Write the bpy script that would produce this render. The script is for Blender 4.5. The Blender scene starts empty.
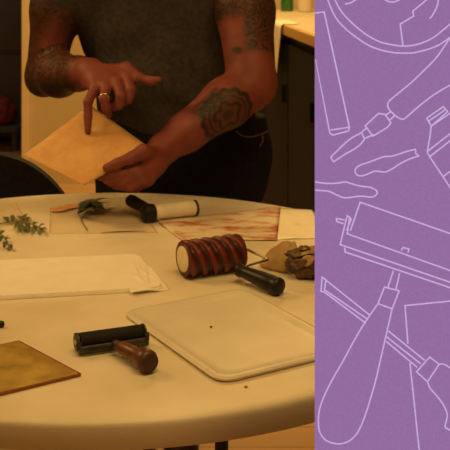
import bpy, bmesh, math, random
import numpy as np
from mathutils import Vector, Matrix, noise as mnoise

random.seed(7); np.random.seed(7)
scene = bpy.context.scene
COL = scene.collection
F = 1090.0; CX = 157.0; CY = -60.0; CAMZ = 1.34; TZ = 0.74

# ------------------------------------------------------------------ helpers
def P(px, py, d):
    """world point seen at photo pixel (px,py) at depth d (metres)"""
    return Vector(((px - CX) / F * d, d, CAMZ - (py - CY) / F * d))
def T(px, py, z=TZ):
    """world point on the horizontal plane z seen at pixel"""
    d = F * (CAMZ - z) / (py - CY)
    return Vector(((px - CX) / F * d, d, z))

def lin(c):
    return tuple(((v / 255.0) / 12.92 if v <= 10 else (((v / 255.0) + 0.055) / 1.055) ** 2.4) for v in c)

class NT:
    def __init__(s, name):
        s.m = bpy.data.materials.new(name); s.m.use_nodes = True
        s.t = s.m.node_tree; s.b = s.t.nodes['Principled BSDF']
        s.out = s.t.nodes['Material Output']
    def n(s, typ, **kw):
        x = s.t.nodes.new(typ)
        for k, v in kw.items():
            if k in x.inputs: x.inputs[k].default_value = v
            else: setattr(x, k, v)
        return x
    def l(s, a, b): s.t.links.new(a, b)

def mat(name, c1, c2=None, scale=8.0, rough=0.6, metal=0.0, bump=0.0, detail=4.0, stretch=None,
        lo=0.35, hi=0.65, trans=0.0, spec=0.5, sss=0.0, coat=0.0):
    s = NT(name)
    s.b.inputs['Roughness'].default_value = rough
    s.b.inputs['Metallic'].default_value = metal
    s.b.inputs['Specular IOR Level'].default_value = spec
    s.b.inputs['Coat Weight'].default_value = coat
    if trans: s.b.inputs['Transmission Weight'].default_value = trans
    tc = s.n('ShaderNodeTexCoord')
    src = tc.outputs['Object']
    if stretch:
        mp = s.n('ShaderNodeMapping'); mp.inputs['Scale'].default_value = stretch
        s.l(src, mp.inputs['Vector']); src = mp.outputs['Vector']
    nz = s.n('ShaderNodeTexNoise'); nz.inputs['Scale'].default_value = scale; nz.inputs['Detail'].default_value = detail
    s.l(src, nz.inputs['Vector'])
    rp = s.n('ShaderNodeValToRGB')
    rp.color_ramp.elements[0].position = lo; rp.color_ramp.elements[1].position = hi
    rp.color_ramp.elements[0].color = (*c1, 1); rp.color_ramp.elements[1].color = (*(c2 or c1), 1)
    s.l(nz.outputs['Fac'], rp.inputs['Fac']); s.l(rp.outputs['Color'], s.b.inputs['Base Color'])
    if bump:
        bp = s.n('ShaderNodeBump'); bp.inputs['Strength'].default_value = bump; bp.inputs['Distance'].default_value = 0.004
        s.l(nz.outputs['Fac'], bp.inputs['Height']); s.l(bp.outputs['Normal'], s.b.inputs['Normal'])
    s.src = src
    return s.m

def link(name, me, m=None, parent=None, loc=None, smooth=True):
    o = bpy.data.objects.new(name, me); COL.objects.link(o)
    if m is not None: me.materials.append(m)
    if smooth:
        me.polygons.foreach_set('use_smooth', [True] * len(me.polygons))
    if parent is not None:
        # geometry is given in world space; parents are never rotated
        off = Vector((0, 0, 0)); p = parent
        while p is not None: off += p.location; p = p.parent
        if loc is None: loc = off
        loc = Vector(loc)
        me.transform(Matrix.Translation(-loc)); o.parent = parent; o.location = loc - off
    elif loc is not None:
        loc = Vector(loc); me.transform(Matrix.Translation(-loc)); o.location = loc
    return o

def thing(name, label, cat, loc, group=None):
    o = bpy.data.objects.new(name, None); COL.objects.link(o); o.location = loc
    o.empty_display_size = 0.05
    return tag(o, label, cat, group)
def tag(o, label, cat, group=None):
    o['label'] = label; o['category'] = cat
    if group: o['group'] = group
    return o
def struct(o):
    o['kind'] = 'structure'; return o

class MB:
    def __init__(s): s.b = bmesh.new()
    def box(s, lo, hi, bev=0.0, seg=2, rot=None, piv=None):
        lo = Vector(lo); hi = Vector(hi)
        r = bmesh.ops.create_cube(s.b, size=1.0)
        vs = r['verts']
        bmesh.ops.scale(s.b, vec=hi - lo, verts=vs)
        bmesh.ops.translate(s.b, vec=(lo + hi) / 2, verts=vs)
        if bev > 0:
            es = list({e for v in vs for e in v.link_edges})
            rr = bmesh.ops.bevel(s.b, geom=es, offset=bev, segments=seg, affect='EDGES', profile=0.5)
            vs = list({v for f in rr['faces'] for v in f.verts} | {v for v in vs if v.is_valid})
            vs = [v for v in vs if v.is_valid]
            # gather connected island
            seen = set(vs); st = list(vs)
            while st:
                v = st.pop()
                for e in v.link_edges:
                    w = e.other_vert(v)
                    if w not in seen: seen.add(w); st.append(w)
            vs = list(seen)
        if rot is not None:
            bmesh.ops.rotate(s.b, cent=Vector(piv) if piv is not None else (lo + hi) / 2, matrix=rot, verts=vs)
        return s
    def tube(s, pts, r, seg=12, caps=True, flat=None):
        pts = [Vector(p) for p in pts]; n = len(pts)
        rs = r if isinstance(r, (list, tuple)) else [r] * n
        tg = []
        for i in range(n):
            a = pts[max(i - 1, 0)]; b = pts[min(i + 1, n - 1)]
            t = (b - a); tg.append(t.normalized() if t.length > 1e-9 else Vector((0, 0, 1)))
        u = tg[0].orthogonal().normalized()
        rings = []
        for i in range(n):
            u = (u - tg[i] * u.dot(tg[i]))
            u = u.normalized() if u.length > 1e-6 else tg[i].orthogonal().normalized()
            w = tg[i].cross(u)
            ring = []
            for k in range(seg):
                a = 2 * math.pi * k / seg
                ring.append(s.b.verts.new(pts[i] + (u * math.cos(a) + w * math.sin(a)) * rs[i]))
            rings.append(ring)
        for i in range(n - 1):
            for k in range(seg):
                s.b.faces.new((rings[i][k], rings[i][(k + 1) % seg], rings[i + 1][(k + 1) % seg], rings[i + 1][k]))
        if caps:
            s.b.faces.new(list(reversed(rings[0]))); s.b.faces.new(rings[-1])
        return s
    def lathe(s, a, b, prof, seg=32, fn=None):
        """revolve profile [(t along a->b in metres, radius)] about axis a->b"""
        a = Vector(a); b = Vector(b); ax = (b - a).normalized()
        u = ax.orthogonal().normalized(); w = ax.cross(u)
        rings = []
        for t, r in prof:
            ring = []
            for k in range(seg):
                th = 2 * math.pi * k / seg
                rr = r if fn is None else fn(t, th, r)
                ring.append(s.b.verts.new(a + ax * t + (u * math.cos(th) + w * math.sin(th)) * max(rr, 1e-5)))
            rings.append(ring)
        for i in range(len(rings) - 1):
            for k in range(seg):
                s.b.faces.new((rings[i][k], rings[i][(k + 1) % seg], rings[i + 1][(k + 1) % seg], rings[i + 1][k]))
        s.b.faces.new(list(reversed(rings[0]))); s.b.faces.new(rings[-1])
        return s
    def prism(s, poly, z0, z1):
        lo = [s.b.verts.new((x, y, z0)) for x, y in poly]
        hi = [s.b.verts.new((x, y, z1)) for x, y in poly]
        n = len(poly)
        s.b.faces.new(list(reversed(lo))); s.b.faces.new(hi)
        for i in range(n):
            s.b.faces.new((lo[i], lo[(i + 1) % n], hi[(i + 1) % n], hi[i]))
        return s
    def grid(s, fn, nu, nv, thick=0.0):
        g = [[s.b.verts.new(fn(i / nu, j / nv)) for j in range(nv + 1)] for i in range(nu + 1)]
        fs = []
        for i in range(nu):
            for j in range(nv):
                fs.append(s.b.faces.new((g[i][j], g[i + 1][j], g[i + 1][j + 1], g[i][j + 1])))
        if thick:
            s.b.normal_update()
            bmesh.ops.solidify(s.b, geom=fs, thickness=thick)
        return s
    def build(s, name, m, parent=None, loc=None, smooth=False, angle=None):
        bmesh.ops.recalc_face_normals(s.b, faces=s.b.faces)
        me = bpy.data.meshes.new(name); s.b.to_mesh(me); s.b.free()
        o = link(name, me, m, parent, loc, smooth=smooth or angle is not None)
        if angle is not None:
            me.set_sharp_from_angle(angle=math.radians(angle))
        return o

def rrect(corners, rad, seg=6):
    """rounded polygon through 2-D corners"""
    out = []; n = len(corners)
    for i in range(n):
        p = Vector(corners[i]); a = Vector(corners[i - 1]); b = Vector(corners[(i + 1) % n])
        da = (a - p).normalized(); db = (b - p).normalized()
        p0 = p + da * rad; p1 = p + db * rad
        for k in range(seg + 1):
            t = k / seg
            out.append(((1 - t) ** 2 * p0 + 2 * t * (1 - t) * p + t * t * p1))
    return out

def catmull(pts, sub=6):
    pts = [Vector(p) for p in pts]; out = []
    for i in range(len(pts) - 1):
        p0 = pts[max(i - 1, 0)]; p1 = pts[i]; p2 = pts[i + 1]; p3 = pts[min(i + 2, len(pts) - 1)]
        for k in range(sub):
            t = k / sub
            out.append(0.5 * ((2 * p1) + (p2 - p0) * t + (2 * p0 - 5 * p1 + 4 * p2 - p3) * t * t + (3 * p1 - p0 - 3 * p2 + p3) * t ** 3))
    out.append(pts[-1]); return out

# ------------------------------------------------------------------ signed distance modelling
class Field:
    def __init__(s, lo, hi, h):
        s.lo = np.array(lo, float); s.h = h
        s.n = np.ceil((np.array(hi) - s.lo) / h).astype(int) + 1
        s.A = np.full(s.n, 0.08, np.float32)
        s.ax = [(s.lo[i] + h * np.arange(s.n[i])).astype(np.float32) for i in range(3)]
    def sub(s, lo, hi):
        i0 = np.clip(np.floor((np.array(lo) - s.lo) / s.h).astype(int), 0, s.n)
        i1 = np.clip(np.ceil((np.array(hi) - s.lo) / s.h).astype(int) + 1, 0, s.n)
        sl = tuple(slice(int(a), int(b)) for a, b in zip(i0, i1))
        X = s.ax[0][sl[0]][:, None, None]; Y = s.ax[1][sl[1]][None, :, None]; Z = s.ax[2][sl[2]][None, None, :]
        return sl, X, Y, Z
    def smin(s, sl, d, k):
        a = s.A[sl]
        if a.size == 0: return
        hh = np.maximum(k - np.abs(a - d), 0) / max(k, 1e-6)
        s.A[sl] = np.minimum(a, d) - hh * hh * k * 0.25
    def chain(s, pts, rs, k=0.01, kin=None, flat=None, pad=0.03):
        """tapered chain of round cones; flat=(axis vector, scale)"""
        pts = [np.array(p, float) for p in pts]; R = max(rs) + pad
        lo = np.min(pts, axis=0) - R; hi = np.max(pts, axis=0) + R
        sl, X, Y, Z = s.sub(lo, hi)
        D = None
        for i in range(len(pts) - 1):
            d = cone(X, Y, Z, pts[i], pts[i + 1], rs[i], rs[i + 1], flat)
            if D is None: D = d
            else:
                kk = kin if kin else 0.004
                hh = np.maximum(kk - np.abs(D - d), 0) / kk
                D = np.minimum(D, d) - hh * hh * kk * 0.25
        s.smin(sl, D.astype(np.float32), k)
    def ball(s, c, r, k=0.01, sc=(1, 1, 1), M=None, pad=0.03, neg=False):
        c = np.array(c, float); R = r * max(sc) + pad
        sl, X, Y, Z = s.sub(c - R, c + R)
        x = X - c[0]; y = Y - c[1]; z = Z - c[2]
        if M is not None:
            a = [M[i][0] * x + M[i][1] * y + M[i][2] * z for i in range(3)]
        else: a = [x, y, z]
        q = np.sqrt((a[0] / sc[0]) ** 2 + (a[1] / sc[1]) ** 2 + (a[2] / sc[2]) ** 2)
        d = ((q - r) * min(sc)).astype(np.float32)
        if neg:
            aa = s.A[sl]; dd = -d
            hh = np.maximum(k - np.abs(aa - dd), 0) / k
            s.A[sl] = np.maximum(aa, dd) + hh * hh * k * 0.25
        else: s.smin(sl, d, k)
    def mesh(s, name):
        v, f = surfnets(s.A, s.lo, s.h)
        me = bpy.data.meshes.new(name)
        me.vertices.add(len(v)); me.vertices.foreach_set('co', v.astype(np.float32).ravel())
        me.loops.add(len(f) * 4); me.loops.foreach_set('vertex_index', f.astype(np.int32).ravel())
        me.polygons.add(len(f)); me.polygons.foreach_set('loop_start', np.arange(0, len(f) * 4, 4, dtype=np.int32))
        me.update(calc_edges=True); me.validate()
        return me, v

def cone(X, Y, Z, a, b, r1, r2, flat=None):
    ab = b - a; L2 = max(float(ab @ ab), 1e-12)
    x = X - a[0]; y = Y - a[1]; z = Z - a[2]
    t = np.clip((x * ab[0] + y * ab[1] + z * ab[2]) / L2, 0, 1)
    qx = x - ab[0] * t; qy = y - ab[1] * t; qz = z - ab[2] * t
    f = 1.0
    if flat is not None:
        n, sc = flat; n = np.array(n, float); n = n / np.linalg.norm(n)
        k = (1 / sc - 1) * (qx * n[0] + qy * n[1] + qz * n[2])
        qx = qx + k * n[0]; qy = qy + k * n[1]; qz = qz + k * n[2]; f = 0.5 * (1 + sc)
    return (np.sqrt(qx * qx + qy * qy + qz * qz) - (r1 + (r2 - r1) * t)) * f

def surfnets(A, lo, h):
    S = A < 0
    n = A.shape
    c = np.zeros((n[0] - 1, n[1] - 1, n[2] - 1), np.uint8)
    for i in (0, 1):
        for j in (0, 1):
            for k in (0, 1):
                c += S[i:n[0] - 1 + i, j:n[1] - 1 + j, k:n[2] - 1 + k]
    I, J, K = np.nonzero((c > 0) & (c < 8))
    idx = np.full(c.shape, -1, np.int32); idx[I, J, K] = np.arange(len(I))
    acc = np.zeros((len(I), 3)); cnt = np.zeros(len(I))
    def corner(o): return A[I + o[0], J + o[1], K + o[2]].astype(float)
    cs = {}
    for i in (0, 1):
        for j in (0, 1):
            for k in (0, 1): cs[(i, j, k)] = corner((i, j, k))
    for o in cs:
        for ax in range(3):
            if o[ax] == 0:
                p = list(o); p[ax] = 1; p = tuple(p)
                va, vb = cs[o], cs[p]
                m = (va < 0) != (vb < 0)
                t = np.where(m, va / np.where(m, va - vb, 1), 0)
                pos = np.tile(np.array(o, float), (len(I), 1)); pos[:, ax] += t
                acc[m] += pos[m]; cnt[m] += 1
    v = acc / cnt[:, None] + np.stack([I, J, K], 1)
    v = lo + v * h
    faces = []
    for ax in range(3):
        sl0 = [slice(None)] * 3; sl1 = [slice(None)] * 3
        sl0[ax] = slice(0, -1); sl1[ax] = slice(1, None)
        a = S[tuple(sl0)]; b = S[tuple(sl1)]
        E = np.stack(np.nonzero(a != b), 1)
        o1, o2 = (ax + 1) % 3, (ax + 2) % 3
        E = E[(E[:, o1] > 0) & (E[:, o2] > 0) & (E[:, o1] < n[o1] - 1) & (E[:, o2] < n[o2] - 1)]
        def cid(d1, d2):
            q = E.copy(); q[:, o1] += d1; q[:, o2] += d2
            return idx[q[:, 0], q[:, 1], q[:, 2]]
        q = np.stack([cid(-1, -1), cid(0, -1), cid(0, 0), cid(-1, 0)], 1)
        ins = a[E[:, 0], E[:, 1], E[:, 2]]
        q[~ins] = q[~ins][:, ::-1]
        faces.append(q)
    f = np.concatenate(faces)
    # two light smoothing passes
    e = np.concatenate([f[:, [0, 1]], f[:, [1, 2]], f[:, [2, 3]], f[:, [3, 0]]])
    for lam in (0.5, 0.5):
        acc = np.zeros_like(v); cnt = np.zeros(len(v))
        np.add.at(acc, e[:, 0], v[e[:, 1]]); np.add.at(cnt, e[:, 0], 1)
        np.add.at(acc, e[:, 1], v[e[:, 0]]); np.add.at(cnt, e[:, 1], 1)
        v = v * (1 - lam) + lam * acc / np.maximum(cnt, 1)[:, None]
    return v, f

# ------------------------------------------------------------------ materials
M = {}
M['table'] = mat('table_plastic', (.62, .53, .37), (.84, .755, .60), 4.6, .42, bump=.03, lo=.3, hi=.62, detail=8)
M['foam'] = mat('white_foam', (.93, .87, .74), (.97, .92, .80), 30, .5, bump=.03)
M['foam2'] = mat('cream_foam', (.68, .62, .50), (.75, .685, .555), 12, .38, bump=.02)
M['wrap'] = mat('crumpled_wrap', (.93, .87, .74), (1, .95, .84), 60, .35, bump=.2)
M['black'] = mat('black_rubber', (.010, .008, .007), (.017, .014, .011), 30, .65, spec=.2)
M['blackp'] = mat('black_plastic', (.008, .007, .006), (.014, .012, .01), 20, .42, spec=.3)
M['darkmetal'] = mat('dark_cast_metal', (.022, .022, .016), (.075, .07, .045), 40, .45, metal=.35, bump=.15)
M['steel'] = mat('worn_steel', (.45, .40, .32), (.6, .55, .45), 40, .3, metal=1)
M['wood'] = mat('dark_wood_handle', (.055, .018, .007), (.15, .050, .018), 14, .4, stretch=(6, 1, 1), bump=.1)
M['woodend'] = mat('dark_wood_end', (.035, .014, .009), (.07, .028, .016), 40, .5)
M['brass'] = mat('brass_plate', (.42, .27, .05), (.72, .52, .13), 22, .42, metal=.55, bump=.08, detail=8)
M['brassedge'] = mat('red_brown_edge', (.22, .055, .012), (.30, .09, .02), 30, .4, metal=.3)
M['red'] = None
M['cream'] = mat('cream_core', (.72, .62, .40), (.80, .70, .48), 40, .6)
M['white_roller'] = mat('cream_roller', (.74, .68, .52), (.88, .82, .66), 30, .6, bump=.1)
M['leaf'] = mat('leaf_green', (.05, .07, .018), (.11, .13, .04), 60, .55)
M['leafdark'] = mat('leaf_dark', (.05, .075, .04), (.11, .125, .07), 60, .5)
M['stem'] = mat('stem', (.12, .10, .03), (.2, .16, .05), 60, .6)
M['kraft'] = mat('brown_paper', (.30, .17, .06), (.46, .29, .12), 18, .6, bump=.4)
M['dryleaf'] = mat('dried_dark_leaves', (.025, .014, .008), (.15, .075, .03), 38, .6, bump=.5)
M['shirt'] = mat('olive_shirt', (.042, .036, .036), (.064, .055, .050), 90, .9, bump=.15, spec=.1)
M['jeans'] = mat('dark_denim', (.007, .008, .012), (.013, .014, .020), 120, .85, bump=.2, spec=.15)
M['stitch'] = mat('tan_stitching', (.16, .09, .035), (.22, .13, .05), 100, .8)
M['shoe'] = mat('brown_leather_shoe', (.04, .015, .008), (.07, .026, .013), 30, .5)
M['hair'] = mat('dark_hair', (.012, .008, .006), (.03, .018, .012), 120, .55, bump=.5)
M['eye'] = mat('eye_white', (.30, .26, .22), (.34, .3, .26), 10, .4)
M['gold'] = mat('gold_ring', (.75, .52, .2), (.85, .62, .28), 20, .2, metal=1)
M['chair'] = mat('black_chair', (.006, .005, .005), (.011, .009, .008), 80, .7, bump=.2, spec=.2)
M['wallb'] = mat('cream_wall', (.60, .47, .26), (.66, .52, .30), 1.2, .85, bump=.02)
M['trimc'] = mat('pale_jamb', (.80, .62, .36), (.86, .68, .40), 4, .6)
M['ceil'] = mat('ceiling', (.55, .48, .38), (.6, .52, .42), 3, .9)
M['wallside'] = mat('side_wall', (.30, .22, .13), (.34, .25, .15), 2, .9)
M['darkwall'] = mat('dark_room_wall', (.10, .075, .05), (.13, .10, .07), 2, .9)
M['cab'] = mat('dark_cabinet', (.008, .0105, .020), (.011, .014, .026), 10, .75, stretch=(1, 1, .15), spec=.2)
M['ctop'] = mat('pale_worktop', (.64, .55, .39), (.72, .62, .44), 5, .5)
M['ctopedge'] = mat('wood_worktop_edge', (.62, .40, .15), (.74, .50, .22), 10, .5, stretch=(1, .15, 1))
M['towel'] = mat('cream_towel', (.85, .78, .58), (.92, .85, .66), 60, .9, bump=.4)
M['green'] = mat('green_glass', (.02, .13, .03), (.03, .18, .05), 10, .2)
M['redcloth'] = mat('red_cloth', (.22, .03, .025), (.32, .05, .035), 20, .8, bump=.3)
M['darkcab'] = mat('dark_brown_case', (.085, .078, .085), (.105, .095, .105), 8, .7)
M['panelback'] = mat('panel_back', (.02, .02, .02), (.03, .03, .03), 8, .6)
M['metalblack'] = mat('black_steel_leg', (.012, .011, .010), (.02, .018, .016), 8, .4, metal=.3)
M['speck_shade'] = mat('dark_speck_and_shade', (.08, .05, .02), (.12, .07, .03), 50, .7)
M['orange'] = mat('orange_speck', (.5, .16, .03), (.55, .2, .05), 50, .6)

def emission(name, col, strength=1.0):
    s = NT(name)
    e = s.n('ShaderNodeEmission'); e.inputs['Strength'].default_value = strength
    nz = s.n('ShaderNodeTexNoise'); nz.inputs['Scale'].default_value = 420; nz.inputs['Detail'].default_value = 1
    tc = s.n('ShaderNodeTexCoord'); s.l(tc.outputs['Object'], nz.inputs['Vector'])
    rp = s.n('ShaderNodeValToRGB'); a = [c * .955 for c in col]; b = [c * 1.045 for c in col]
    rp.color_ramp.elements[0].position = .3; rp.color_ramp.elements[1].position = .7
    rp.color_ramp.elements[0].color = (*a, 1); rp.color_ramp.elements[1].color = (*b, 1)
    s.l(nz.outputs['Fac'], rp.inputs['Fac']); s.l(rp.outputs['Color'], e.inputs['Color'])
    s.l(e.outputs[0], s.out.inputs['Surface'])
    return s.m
M['purple'] = emission('glowing_purple_print', lin((148, 108, 160)))  # emission added to keep the print evenly bright; nothing lights it from behind
M['line'] = emission('glowing_lilac_line', lin((200, 171, 212)))  # drawn lines glow by emission to match the face

def red_rubber():
    s = NT('dark_red_rubber'); s.b.inputs['Roughness'].default_value = .45
    tc = s.n('ShaderNodeTexCoord')
    nz = s.n('ShaderNodeTexNoise'); nz.inputs['Scale'].default_value = 45; nz.inputs['Detail'].default_value = 6
    s.l(tc.outputs['Object'], nz.inputs['Vector'])
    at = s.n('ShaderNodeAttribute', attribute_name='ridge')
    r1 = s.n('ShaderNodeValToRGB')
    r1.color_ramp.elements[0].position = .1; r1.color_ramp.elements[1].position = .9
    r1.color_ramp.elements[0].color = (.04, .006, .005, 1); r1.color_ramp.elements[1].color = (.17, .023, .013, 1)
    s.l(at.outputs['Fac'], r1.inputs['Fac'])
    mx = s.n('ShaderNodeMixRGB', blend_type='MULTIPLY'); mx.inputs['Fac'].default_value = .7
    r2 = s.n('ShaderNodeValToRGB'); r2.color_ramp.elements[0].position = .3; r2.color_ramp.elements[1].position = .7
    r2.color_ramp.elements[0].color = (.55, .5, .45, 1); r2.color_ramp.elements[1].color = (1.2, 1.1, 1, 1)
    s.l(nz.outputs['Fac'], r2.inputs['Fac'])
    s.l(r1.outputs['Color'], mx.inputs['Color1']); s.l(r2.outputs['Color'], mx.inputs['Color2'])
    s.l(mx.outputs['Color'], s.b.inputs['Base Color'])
    bp = s.n('ShaderNodeBump'); bp.inputs['Strength'].default_value = .4; bp.inputs['Distance'].default_value = .003
    s.l(nz.outputs['Fac'], bp.inputs['Height']); s.l(bp.outputs['Normal'], s.b.inputs['Normal'])
    return s.m
M['red'] = red_rubber()

def skin_mat():
    s = NT('skin_with_tattoos'); s.b.inputs['Roughness'].default_value = .55
    s.b.inputs['Specular IOR Level'].default_value = .3
    tc = s.n('ShaderNodeTexCoord')
    n1 = s.n('ShaderNodeTexNoise'); n1.inputs['Scale'].default_value = 25; n1.inputs['Detail'].default_value = 5
    s.l(tc.outputs['Object'], n1.inputs['Vector'])
    r1 = s.n('ShaderNodeValToRGB'); r1.color_ramp.elements[0].position = .3; r1.color_ramp.elements[1].position = .7
    r1.color_ramp.elements[0].color = (.155, .037, .032, 1); r1.color_ramp.elements[1].color = (.23, .060, .050, 1)
    s.l(n1.outputs['Fac'], r1.inputs['Fac'])
    # scroll line work: contour lines of a distorted noise
    n2 = s.n('ShaderNodeTexNoise'); n2.inputs['Scale'].default_value = 26; n2.inputs['Detail'].default_value = 1.5; n2.inputs['Distortion'].default_value = 2.2
    s.l(tc.outputs['Object'], n2.inputs['Vector'])
    w = s.n('ShaderNodeMath', operation='MULTIPLY'); w.inputs[1].default_value = 34
    s.l(n2.outputs['Fac'], w.inputs[0])
    sn = s.n('ShaderNodeMath', operation='SINE'); s.l(w.outputs[0], sn.inputs[0])
    gt = s.n('ShaderNodeMapRange'); gt.inputs['From Min'].default_value = -.35; gt.inputs['From Max'].default_value = .45
    gt.inputs['To Min'].default_value = .98; gt.inputs['To Max'].default_value = .42
    s.l(sn.outputs[0], gt.inputs['Value'])
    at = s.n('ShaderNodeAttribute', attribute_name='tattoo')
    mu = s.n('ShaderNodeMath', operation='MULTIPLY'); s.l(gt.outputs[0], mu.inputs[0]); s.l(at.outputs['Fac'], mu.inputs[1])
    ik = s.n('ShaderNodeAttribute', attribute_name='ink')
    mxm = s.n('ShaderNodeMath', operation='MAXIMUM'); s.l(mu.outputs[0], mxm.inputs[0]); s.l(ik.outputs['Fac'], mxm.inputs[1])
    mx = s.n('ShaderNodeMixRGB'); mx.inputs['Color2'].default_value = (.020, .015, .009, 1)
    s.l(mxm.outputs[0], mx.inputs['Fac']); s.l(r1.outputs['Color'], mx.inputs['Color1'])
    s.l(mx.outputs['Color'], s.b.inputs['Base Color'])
    return s.m
M['skin'] = skin_mat()

def floor_mat():
    s = NT('orange_wood_planks'); s.b.inputs['Roughness'].default_value = .4
    tc = s.n('ShaderNodeTexCoord')
    br = s.n('ShaderNodeTexBrick'); br.inputs['Scale'].default_value = 1
    br.inputs['Brick Width'].default_value = 1.4; br.inputs['Row Height'].default_value = .12
    br.inputs['Mortar Size'].default_value = .003
    br.inputs['Color1'].default_value = (.66, .40, .17, 1); br.inputs['Color2'].default_value = (.74, .47, .21, 1)
    br.inputs['Mortar'].default_value = (.45, .25, .09, 1)
    s.l(tc.outputs['Object'], br.inputs['Vector'])
    s.l(br.outputs['Color'], s.b.inputs['Base Color'])
    return s.m
M['floor'] = floor_mat()

def print_mat(name, base, ink, scale=9, lo=.52, hi=.68, stretch=(1, 2.2, 1), rough=.5, alpha=1.0):
    s = NT(name); s.b.inputs['Roughness'].default_value = rough
    tc = s.n('ShaderNodeTexCoord'); mp = s.n('ShaderNodeMapping'); mp.inputs['Scale'].default_value = stretch
    s.l(tc.outputs['Object'], mp.inputs['Vector'])
    nz = s.n('ShaderNodeTexNoise'); nz.inputs['Scale'].default_value = scale; nz.inputs['Detail'].default_value = 7; nz.inputs['Roughness'].default_value = .65
    s.l(mp.outputs['Vector'], nz.inputs['Vector'])
    rp = s.n('ShaderNodeValToRGB'); rp.color_ramp.elements[0].position = lo; rp.color_ramp.elements[1].position = hi
    rp.color_ramp.elements[0].color = (*base, 1); rp.color_ramp.elements[1].color = (*ink, 1)
    s.l(nz.outputs['Fac'], rp.inputs['Fac']); s.l(rp.outputs['Color'], s.b.inputs['Base Color'])
    s.b.inputs['Alpha'].default_value = alpha
    return s.m
M['redprint'] = print_mat('red_smeared_print', (.78, .66, .48), (.50, .10, .05), 13, .47, .62)
M['glareprint'] = print_mat('glare_print', (1, .96, .80), (.78, .42, .24), 13, .56, .78, rough=.22)  # near-white base carries the glare at the print's right end
M['acetate'] = print_mat('cloudy_film', (.90, .78, .60), (.88, .66, .50), 6, .5, .8, rough=.3, alpha=.3)
M['acetate2'] = print_mat('faded_print', (.86, .73, .54), (.66, .42, .26), 16, .56, .75, rough=.35, alpha=.5)
M['pinkink'] = print_mat('pink_brush_print', (.80, .42, .22), (.66, .22, .09), 30, .4, .65)
M['heldpaper'] = print_mat('held_orange_paper', (.50, .25, .075), (.70, .42, .17), 9, .35, .7, (1, 1, 1), .7)

# ------------------------------------------------------------------ setting
def setting():
    struct(MB().box((-3.0, -1.6, -.05), (3.0, 9.0, 0)).build('floor', M['floor']))
    struct(MB().box((-3.0, -1.6, 2.75), (3.0, 9.0, 2.85)).build('ceiling', M['ceil']))
    w = MB()
    w.box((-.735, 6.0, 0), (3.0, 6.12, 2.75)); w.box((-3.0, 6.0, 0), (-1.75, 6.12, 2.75)); w.box((-1.75, 6.0, 2.15), (-.735, 6.12, 2.75))
    struct(w.build('wall_back', M['wallb']))
    struct(MB().box((-3.1, -1.6, 0), (-3.0, 9.0, 2.75)).build('wall_left', M['wallside']))
    struct(MB().box((3.0, -1.6, 0), (3.1, 9.0, 2.75)).build('wall_right', M['wallside']))
    struct(MB().box((-3.1, -1.7, 0), (3.1, -1.6, 2.75)).build('wall_front', M['wallside']))
    struct(MB().box((-3.1, 9.0, 0), (3.1, 9.1, 2.75)).build('wall_far', M['darkwall']))
    t = MB(); t.box((-.742, 5.965, 0), (-.702, 6.0, 2.2), .004)
    struct(t.build('trim_1', M['trimc']))
setting()

# dark case standing in the unlit room beyond the opening
def dark_case():
    t = thing('storage_cabinet', 'dark brown cabinet standing in the unlit room at far left', 'cabinet', (-1.35, 7.1, 0))
    MB().box((-2.1, 7.1, .05), (-.62, 7.6, 2.2), .01).build('carcass', M['darkcab'], t)
    for i in range(3):
        x0 = -2.08 + i * .49
        d = MB().box((x0, 7.08, .62), (x0 + .475, 7.1, 2.15), .006).build('door', M['darkcab'], t)
        MB().box((x0 + .43, 7.05, 1.2), (x0 + .445, 7.08, 1.32), .004).build('handle', M['metalblack'], d)
        MB().box((x0, 7.08, .08), (x0 + .475, 7.1, .59), .006).build('drawer', M['darkcab'], t)
dark_case()
def red_bundle():
    b = bmesh.new(); bmesh.ops.create_icosphere(b, subdivisions=4, radius=1)
    for v in b.verts:
        n = mnoise.noise(v.co * 2.2) * .18 + mnoise.noise(v.co * 5) * .07
        v.co *= 1 + n; v.co = Vector((v.co.x * .15, v.co.y * .1, v.co.z * .13 if v.co.z > 0 else v.co.z * .12))
        v.co *= .82; v.co += Vector((-1.03, 6.98, .235)); v.co.z = max(v.co.z, .161)
    me = bpy.data.meshes.new('cloth_bundle'); b.to_mesh(me); b.free()
    o = link('cloth_bundle', me, M['redcloth'], None, (-1.03, 6.98, .161))
    tag(o, 'blurred red cloth bundle on a low dark stool at far left', 'cloth')
    s = thing('low_stool', 'low dark stool under the red cloth bundle at far left', 'stool', (-1.03, 6.98, 0))
    MB().box((-1.19, 6.88, .12), (-.87, 7.06, .16), .01).build('seat', M['darkcab'], s)
    for x in (-1.17, -.92):
        for y in (6.90, 7.01): MB().box((x, y, 0), (x + .03, y + .03, .12)).build('leg', M['darkcab'], s)
red_bundle()

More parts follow.
